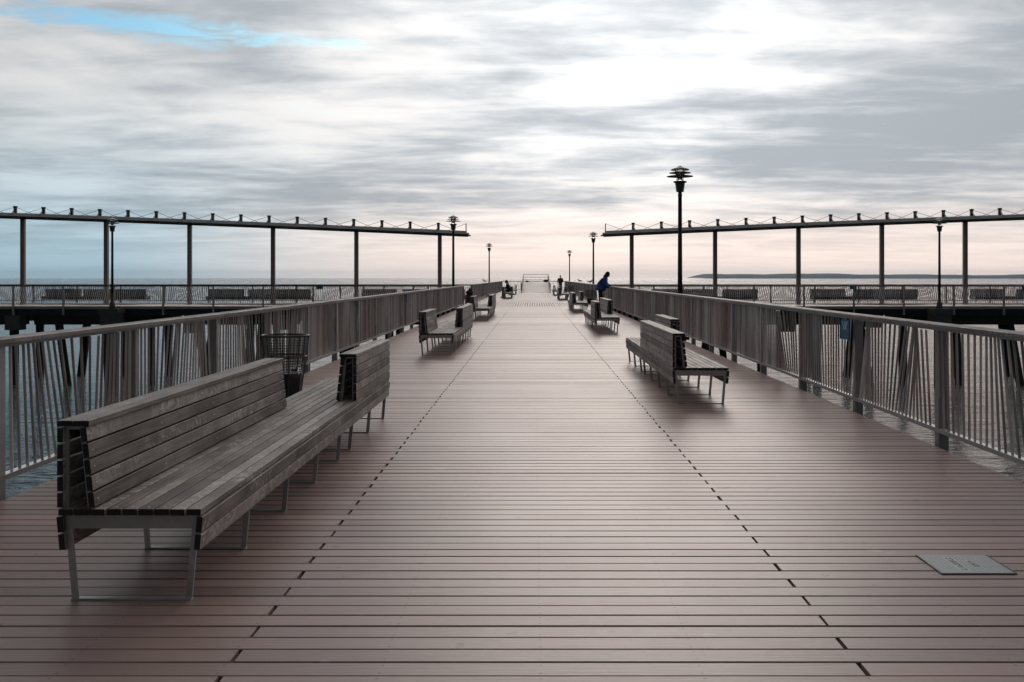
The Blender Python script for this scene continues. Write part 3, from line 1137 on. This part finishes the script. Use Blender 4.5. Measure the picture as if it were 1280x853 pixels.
# ------------------------------------------------------------------ ramp and lookout at the pier head
RW = 1.5
ry0, ry1, ry2, rh = 104.0, 117.5, 121.0, 1.05
root = thing('lookout_ramp', (.25, ry0, 0), 0, 'pale boarded ramp with side railings climbing to a lookout at the pier end', 'ramp')
m_ = MB()
m_.poly([(-RW, 0, .004), (RW, 0, .004), (RW, ry1 - ry0, rh), (-RW, ry1 - ry0, rh), (RW, ry2 - ry0, rh), (-RW, ry2 - ry0, rh),
         (-RW, 0, .002), (RW, 0, .002), (RW, ry2 - ry0, .002), (-RW, ry2 - ry0, .002), (RW, ry1 - ry0, .002), (-RW, ry1 - ry0, .002)],
        [(0, 1, 2, 3), (3, 2, 4, 5), (0, 3, 11, 6), (3, 5, 9, 11), (1, 7, 10, 2), (2, 10, 8, 4), (4, 8, 9, 5)])
m_.build('slope', 'ramp', root)
for s in (-1, 1):
    for i in range(7):
        t_ = i / 6
        y = t_ * (ry1 - ry0)
        z = rh * t_
        MB().box((s * (RW + .03) - .03, y - .04, z * .98), (s * (RW + .03) + .03, y + .04, z + 1.02)).build('post', 'column', root)
    for dz_ in (.98, .66, .36):
        MB().bar((s * (RW + .03), -.3 if dz_ > .9 else 0, dz_), (s * (RW + .03), ry1 - ry0, rh + dz_), .07, .05, 0, (0, 0, 1)).build('handrail', 'column', root)
    MB().bar((s * (RW + .03), ry1 - ry0, rh + .98), (s * (RW + .03), ry2 - ry0, rh + .98), .07, .05, 0, (0, 0, 1)).build('handrail', 'column', root)
    MB().box((s * (RW + .03) - .03, ry2 - ry0 - .08, rh), (s * (RW + .03) + .03, ry2 - ry0, rh + 1.0)).build('post', 'column', root)
for z in (.30, .62, .96):
    MB().box((-RW, ry2 - ry0 - .06, rh + z - .025), (RW, ry2 - ry0 - .01, rh + z + .025)).build('cross_rail', 'column', root)

# ------------------------------------------------------------------ people


def skin(name, verts, edges, mat, parent, sub=2):
    """verts: list of (x,y,z,r) ; grown with a skin modifier into one surface and applied"""
    me = bpy.data.meshes.new(name)
    me.from_pydata([v[:3] for v in verts], edges, [])
    ob_ = bpy.data.objects.new(name, me)
    COL.objects.link(ob_)
    ob_.modifiers.new('skin', 'SKIN')
    if not me.skin_vertices:
        pass
    for i, sv in enumerate(me.skin_vertices[0].data):
        r = verts[i][3]
        sv.radius = r if isinstance(r, tuple) else (r, r)
        sv.use_root = (i == 0)
    sm = ob_.modifiers.new('smooth', 'SUBSURF')
    sm.levels = sub
    sm.render_levels = sub
    bpy.context.view_layer.update()
    dg = bpy.context.evaluated_depsgraph_get()
    nm = bpy.data.meshes.new_from_object(ob_.evaluated_get(dg))
    ob_.modifiers.clear()
    ob_.data = nm
    nm.materials.clear()
    nm.materials.append(M[mat])
    for p in nm.polygons: p.use_smooth = True
    ob_.parent = parent
    return ob_


def chain(lists):
    vs, es, idx = [], [], {}
    for L in lists:
        prev = None
        for p in L:
            key = tuple(round(c, 4) for c in p[:3])
            if key not in idx:
                idx[key] = len(vs)
                vs.append(p)
            if prev is not None: es.append((prev, idx[key]))
            prev = idx[key]
    return vs, es


def hand(wr, d, up, r=.009):
    """palm and five fingers from the wrist point wr along d; fingers curl towards -up"""
    wr, d, up = Vector(wr), Vector(d).normalized(), Vector(up).normalized()
    s = d.cross(up).normalized()
    out = []
    palm = wr + d * .075
    out.append([(*wr, .027), (*(wr + d * .04), (.040)), (*palm, .036)])
    for i, ln in enumerate((.062, .075, .070, .055)):
        b = palm + s * ((i - 1.5) * .021) + d * .012
        k_ = b + d * ln * .55 - up * .006
        e = k_ + d * ln * .35 - up * ln * .45
        out.append([(*palm, .036), (*b, r), (*k_, r), (*e, r * .85)])
    tb = wr + d * .03 - s * .04
    out.append([(*(wr + d * .04), .040), (*tb, r * 1.1), (*(tb + d * .035 - s * .012 - up * .015), r)])
    return out


def head(mb_, c, fwd, scale=1.0):
    """head with face: skull, jaw, nose, ears, eyes, mouth; all one mesh with the body parent"""
    c = Vector(c)
    f = Vector(fwd).normalized()
    up = (Vector((0, 0, 1)) - f * f.z).normalized()
    s = f.cross(up)
    rot = Matrix((s, f, up)).transposed()
    def put(m2, off):
        o = len(mb_.v)
        mb_.v += [tuple(c + rot @ (Vector(p) * scale)) for p in m2.v]
        mb_.f += [tuple(o + i for i in fc) for fc in m2.f]
        mb_.mi += [off] * len(m2.f)
        mb_.sm += [True] * len(m2.f)
    a = MB(); a.ellipsoid((0, 0, .02), (.076, .096, .105), 0, 16, 12); a.ellipsoid((0, .022, -.055), (.055, .068, .065), 0, 14, 9)
    a.ellipsoid((0, .098, -.015), (.013, .020, .026), 0, 8, 6)
    for q in (-1, 1): a.ellipsoid((q * .076, -.005, -.01), (.010, .020, .032), 0, 8, 6)
    put(a, 0)
    b = MB()
    for q in (-1, 1): b.ellipsoid((q * .031, .088, .012), (.013, .008, .007), 0, 8, 6)
    b.ellipsoid((0, .083, -.062), (.024, .010, .005), 0, 8, 6)
    put(b, 1)


def person(loc, rz, label, joints, top_mat, hat, group='people on the pier', trousers='black_cloth', bulky=1.0, sc=1.0):
    """joints in the person's own frame: facing +Y, feet at z=0"""
    J = joints
    root = thing('person', loc, rz, label, 'person', group)
    root.scale = (sc, sc, sc)
    b = bulky
    hip, waist, chest, neck, hd = J['hip'], J['waist'], J['chest'], J['neck'], J['head']
    legs, arms, palms = [], [], []
    for q, nm in ((-1, 'l'), (1, 'r')):
        legs.append([(*hip, .09), (*J[nm + 'hip'], .075), (*J[nm + 'knee'], .056), (*J[nm + 'ankle'], .042), (*J[nm + 'toe'], .034)])
        arms.append([(*chest, .13), (*J[nm + 'sh'], .062), (*J[nm + 'elb'], .045), (*J[nm + 'wr'], .030)])
        d = Vector(J[nm + 'wr']) - Vector(J[nm + 'elb'])
        if nm + 'hand' in J: d = Vector(J[nm + 'hand'])
        palms += hand(J[nm + 'wr'], d, J.get('palm_up', (0, 0, 1)))
    spine = [(*hip, .09), (*waist, .10), (*chest, .13), (*neck, .055), (*((Vector(neck) * .4 + Vector(hd) * .6)), .052)]
    vs, es = chain([spine] + legs + arms + palms)
    body = skin('body', vs, es, 'skin', root, 1)
    mb_ = MB()
    head(mb_, hd, J.get('look', (0, 1, 0)))
    ho = mb_.mesh('face', ['skin', 'black_cloth'])
    # join head into the body mesh
    bmv = len(body.data.vertices)
    V = [tuple(v.co) for v in body.data.vertices] + mb_.v
    F = [tuple(p.vertices) for p in body.data.polygons] + [tuple(i + bmv for i in fc) for fc in mb_.f]
    mi = [0] * len(body.data.polygons) + mb_.mi
    me = bpy.data.meshes.new('body')
    me.from_pydata(V, [], F)
    me.materials.append(M['skin']); me.materials.append(M['black_cloth'])
    me.polygons.foreach_set('material_index', mi)
    me.polygons.foreach_set('use_smooth', [True] * len(F))
    body.data = me
    bpy.data.meshes.remove(ho)
    # clothes: jacket, trousers, shoes, hood or hat
    jk = [[(*Vector(hip).lerp(Vector(waist), -.35), (.20 * b, .17 * b)), (*Vector(hip).lerp(Vector(waist), .35), (.20 * b, .17 * b)), (*waist, (.185 * b, .165 * b)), (*chest, (.20 * b, .16 * b)), (*Vector(chest).lerp(Vector(neck), .75), .085)]]
    for nm in 'lr':
        jk.append([(*chest, (.20 * b, .16 * b)), (*J[nm + 'sh'], .095 * b), (*J[nm + 'elb'], .072 * b), (*Vector(J[nm + 'elb']).lerp(Vector(J[nm + 'wr']), .93), .050)])
    vs, es = chain(jk)
    skin('jacket', vs, es, top_mat, root)
    tr = [[(*Vector(hip).lerp(Vector(waist), .9), (.15, .12)), (*Vector(hip).lerp(Vector(waist), .4), (.165, .135)), (*hip, (.17, .145))]]
    for nm in 'lr':
        tr[0:0] = []
        tr.append([(*hip, (.17, .145)), (*J[nm + 'hip'], .125), (*J[nm + 'knee'], .082), (*Vector(J[nm + 'knee']).lerp(Vector(J[nm + 'ankle']), .92), .068)])
    vs, es = chain(tr)
    skin('trousers', vs, es, trousers, root)
    for nm in 'lr':
        a_, t_ = Vector(J[nm + 'ankle']), Vector(J[nm + 'toe'])
        h_ = a_ + (a_ - t_).normalized() * .06
        h_.z = t_.z
        vs, es = chain([[(*h_, .045), (*a_.lerp(t_, .35).lerp(Vector((a_.x, a_.y, t_.z)), .3), .052), (*t_, .042)]])
        skin('shoe', vs, es, 'black_cloth', root)
    m_ = MB()
    f = Vector(J.get('look', (0, 1, 0))).normalized()
    up = (Vector((0, 0, 1)) - f * f.z).normalized()
    s = f.cross(up)
    rot = Matrix((s, f, up)).transposed()
    if hat == 'hood':
        m_.ellipsoid((0, -.022, .028), (.105, .112, .128), 0, 16, 12)
        m_.ellipsoid((0, -.035, -.06), (.112, .105, .10), 0, 16, 10)
        m_.ellipsoid((0, -.05, -.13), (.125, .105, .08), 0, 16, 10)
    else:
        m_.ellipsoid((0, -.014, .045), (.086, .098, .098), 0, 16, 12)
    m_.v = [tuple(Vector(hd) + rot @ Vector(p)) for p in m_.v]
    m_.build('hood' if hat == 'hood' else 'hair', 'black_cloth', root)
    return root


# leaning on the railing, seen from the side; faces +Y in its own frame, turned to +X
lean_j = dict(hip=(0, -.06, .96), waist=(0, -.04, 1.12), chest=(0, .08, 1.38), neck=(0, .19, 1.54), head=(0, .27, 1.665),
              lhip=(-.10, -.06, .90), lknee=(-.11, .02, .49), lankle=(-.12, -.05, .09), ltoe=(-.13, .10, .045),
              rhip=(.10, -.06, .90), rknee=(.11, -.06, .49), rankle=(.12, -.14, .09), rtoe=(.14, .01, .045),
              lsh=(-.20, .13, 1.43), lelb=(-.28, .24, 1.18), lwr=(-.22, .47, 1.16), lhand=(0.05, 1, .02),
              rsh=(.20, .13, 1.43), relb=(.28, .15, 1.14), rwr=(.18, .36, 1.08), rhand=(-.2, 1, .1),
              look=(0, .86, -.5))
person((3.38, 48.4, 0), R(-90), 'person in a bright blue jacket and dark hood leaning on the railing', lean_j, 'jacket', 'hood', bulky=1.6, sc=1.06)
stand_j = dict(hip=(0, 0, .95), waist=(0, -.01, 1.12), chest=(0, .0, 1.38), neck=(0, .02, 1.56), head=(0, .05, 1.68),
               lhip=(-.10, 0, .90), lknee=(-.13, .03, .49), lankle=(-.15, -.02, .09), ltoe=(-.17, .12, .045),
               rhip=(.10, 0, .90), rknee=(.12, .04, .49), rankle=(.14, .0, .09), rtoe=(.16, .14, .045),
               lsh=(-.20, 0, 1.45), lelb=(-.29, .04, 1.17), lwr=(-.20, .20, 1.04), rsh=(.20, 0, 1.45), relb=(.29, .04, 1.17), rwr=(.20, .20, 1.04))
person((2.95, 107.5, 0), R(8), 'person in a maroon jacket and black trousers standing near the pier end', stand_j, 'maroon', 'hair', sc=1.03, bulky=1.05)
sit_j = dict(hip=(0, 0, .57), waist=(0, .02, .74), chest=(0, .08, .99), neck=(0, .14, 1.16), head=(0, .19, 1.28),
             lhip=(-.10, .04, .56), lknee=(-.15, .47, .52), lankle=(-.14, .46, .09), ltoe=(-.15, .61, .045),
             rhip=(.10, .04, .56), rknee=(.16, .46, .52), rankle=(.15, .50, .09), rtoe=(.17, .65, .045),
             lsh=(-.20, .09, 1.05), lelb=(-.26, .20, .80), lwr=(-.12, .40, .70), rsh=(.20, .09, 1.05), relb=(.26, .20, .80), rwr=(.12, .40, .70), look=(0, .95, -.25))
# the bench behind which they sit has its long back on the walkway side for its far part
person((XL + .03, 78.3, .0), R(90), 'dark-clothed person sitting on the slat bench, hands on knees, closer to the crossing', sit_j, 'black_cloth', 'hair')
person((XL + .03, 79.25, .0), R(86), 'dark-hooded person sitting on the same slat bench, closer to the ramp', sit_j, 'black_cloth', 'hood', bulky=1.1)

# ------------------------------------------------------------------ handcart at the crossing, bags, rods, gulls
root = thing('handcart', (-3.78, 57.6, 0), R(12), 'dark red two-wheeled handcart loaded with a black bag at the crossing', 'cart')
m_ = MB()
m_.prism([(-.20, .14), (.20, .14), (.24, .62), (-.24, .62)], -.18, .18)
m_.build('tub', 'maroon', root)
for s in (-1, 1):
    m_ = MB()
    m_.tube([(s * .235, -.10, .12), (s * .265, -.10, .12)], .12, 18)
    wh = m_.build('wheel', 'black', root)
    MB().tube([(s * .262, -.10, .12), (s * .272, -.10, .12)], .05, 10).build('hub', 'galv', wh)
    MB().tube([(s * .20, .19, .10), (s * .20, .22, .60), (s * .18, .34, 1.02)], .012, 6).build('handle', 'black', root)
    MB().box((s * .18 - .02, .10, 0), (s * .18 + .02, .14, .14)).build('foot', 'black', root)
MB().tube([(-.18, .34, 1.02), (.18, .34, 1.02)], .014, 6).build('grip', 'black', root)
m_ = MB()
m_.ellipsoid((0, 0, .74), (.22, .17, .17)); m_.ellipsoid((.05, .02, .90), (.11, .09, .10)); m_.tube([(-.1, 0, .85), (-.03, 0, 1.02), (.08, 0, .95)], .018, 6)
o = m_.build('bag', 'black_cloth', loc=(-3.78, 57.6, -.005), rot=(0, 0, R(12)), label='bulging black bag resting in the dark red handcart', cat='bag')
for (x, y, z, lab) in ((1.25, 119.6, rh, 'dark backpack lying on the lookout platform at the head of the ramp'), (-1.05, 120.2, rh, 'small dark bag by the lookout rail above the ramp')):
    m_ = MB()
    q = .8 if x > 0 else .5
    m_.ellipsoid((0, 0, .20 * q), (.42 * q, .22 * q, .205 * q)); m_.ellipsoid((.05, -.17 * q, .16 * q), (.25 * q, .10 * q, .13 * q)); m_.tube([(-.1 * q, 0, .36 * q), (0, 0, .47 * q), (.1 * q, 0, .36 * q)], .016, 6)
    m_.build('bag', 'black_cloth', loc=(x + .25, y, z), label=lab, cat='bag')
for (x, y, tx, lab) in ((-3.80, 112.0, -5.2, 'thin fishing rod propped against the railing near the ramp'), (-3.80, 116.5, -4.6, 'thin fishing rod leaning on the railing at the pier end corner')):
    root = thing('fishing_rod', (x, y, 0), 0, lab, 'fishing rod')
    dxr = (tx - x)
    MB().tube([(0, 0, .0), (dxr * .16, .0, .55)], .016, 6).build('handle', 'black', root)
    MB().tube([(dxr * .16, 0, .55), (dxr * .55, .1, 1.75), (dxr, .3, 2.5)], [.010, .007, .004], 5).build('blank', 'black', root)
    m_ = MB(); m_.tube([(dxr * .13 + .03, -.02, .50), (dxr * .13 + .08, .02, .50)], .03, 10)
    m_.build('reel', 'galv', root)


def gull(loc, rz, label):
    root = thing('gull', loc, rz, label, 'gull', 'gulls perched on the railing')
    m_ = MB()
    m_.tube([(0, -.20, .13), (0, -.10, .155), (0, .02, .165), (0, .10, .19), (0, .145, .26), (0, .165, .30), (0, .20, .305), (0, .215, .30)],
            [.012, .045, .070, .062, .038, .036, .030, .010], 10)
    m_.build('body', 'gull', root)
    for s in (-1, 1):
        m_ = MB()
        m_.tube([(s * .055, .08, .19), (s * .070, -.03, .175), (s * .045, -.16, .15), (s * .02, -.28, .135)], [.02, .036, .026, .006], 8)
        m_.build('wing', 'gull_grey', root)
        MB().tube([(s * .025, .01, .11), (s * .025, .015, .004)], .006, 5).build('leg', 'maroon', root)
    MB().tube([(0, .205, .30), (0, .262, .288)], [.011, .003], 6).build('beak', 'cap_wood', root)
    return root


gull((RX, 84.0, RAIL_H), R(80), 'small white gull perched on the railing near the maroon-jacketed person')
gull((RX, 68.7, RAIL_H), R(-70), 'small white gull on the railing close behind the blue-jacketed person')
gull((-RX, 79.5, RAIL_H), R(60), 'small white gull perched on the railing above the seated people')

# ------------------------------------------------------------------ haze over the water
mt = bpy.data.materials.new('sea_haze')
mt.use_nodes = True
t = NT(mt.node_tree)
pv = t.n('ShaderNodeVolumePrincipled')
pv.inputs['Color'].default_value = (.60, .80, 1.0, 1)
pv.inputs['Density'].default_value = 8e-5
pv.inputs['Anisotropy'].default_value = .2
ou = t.n('ShaderNodeOutputMaterial')
t.t.links.new(pv.outputs[0], ou.inputs['Volume'])
M['haze'] = mt
MB().box((-FAR - 60, -460, SEA - 3), (FAR + 60, FAR + 60, 45)).build('haze', 'haze', kind='stuff')
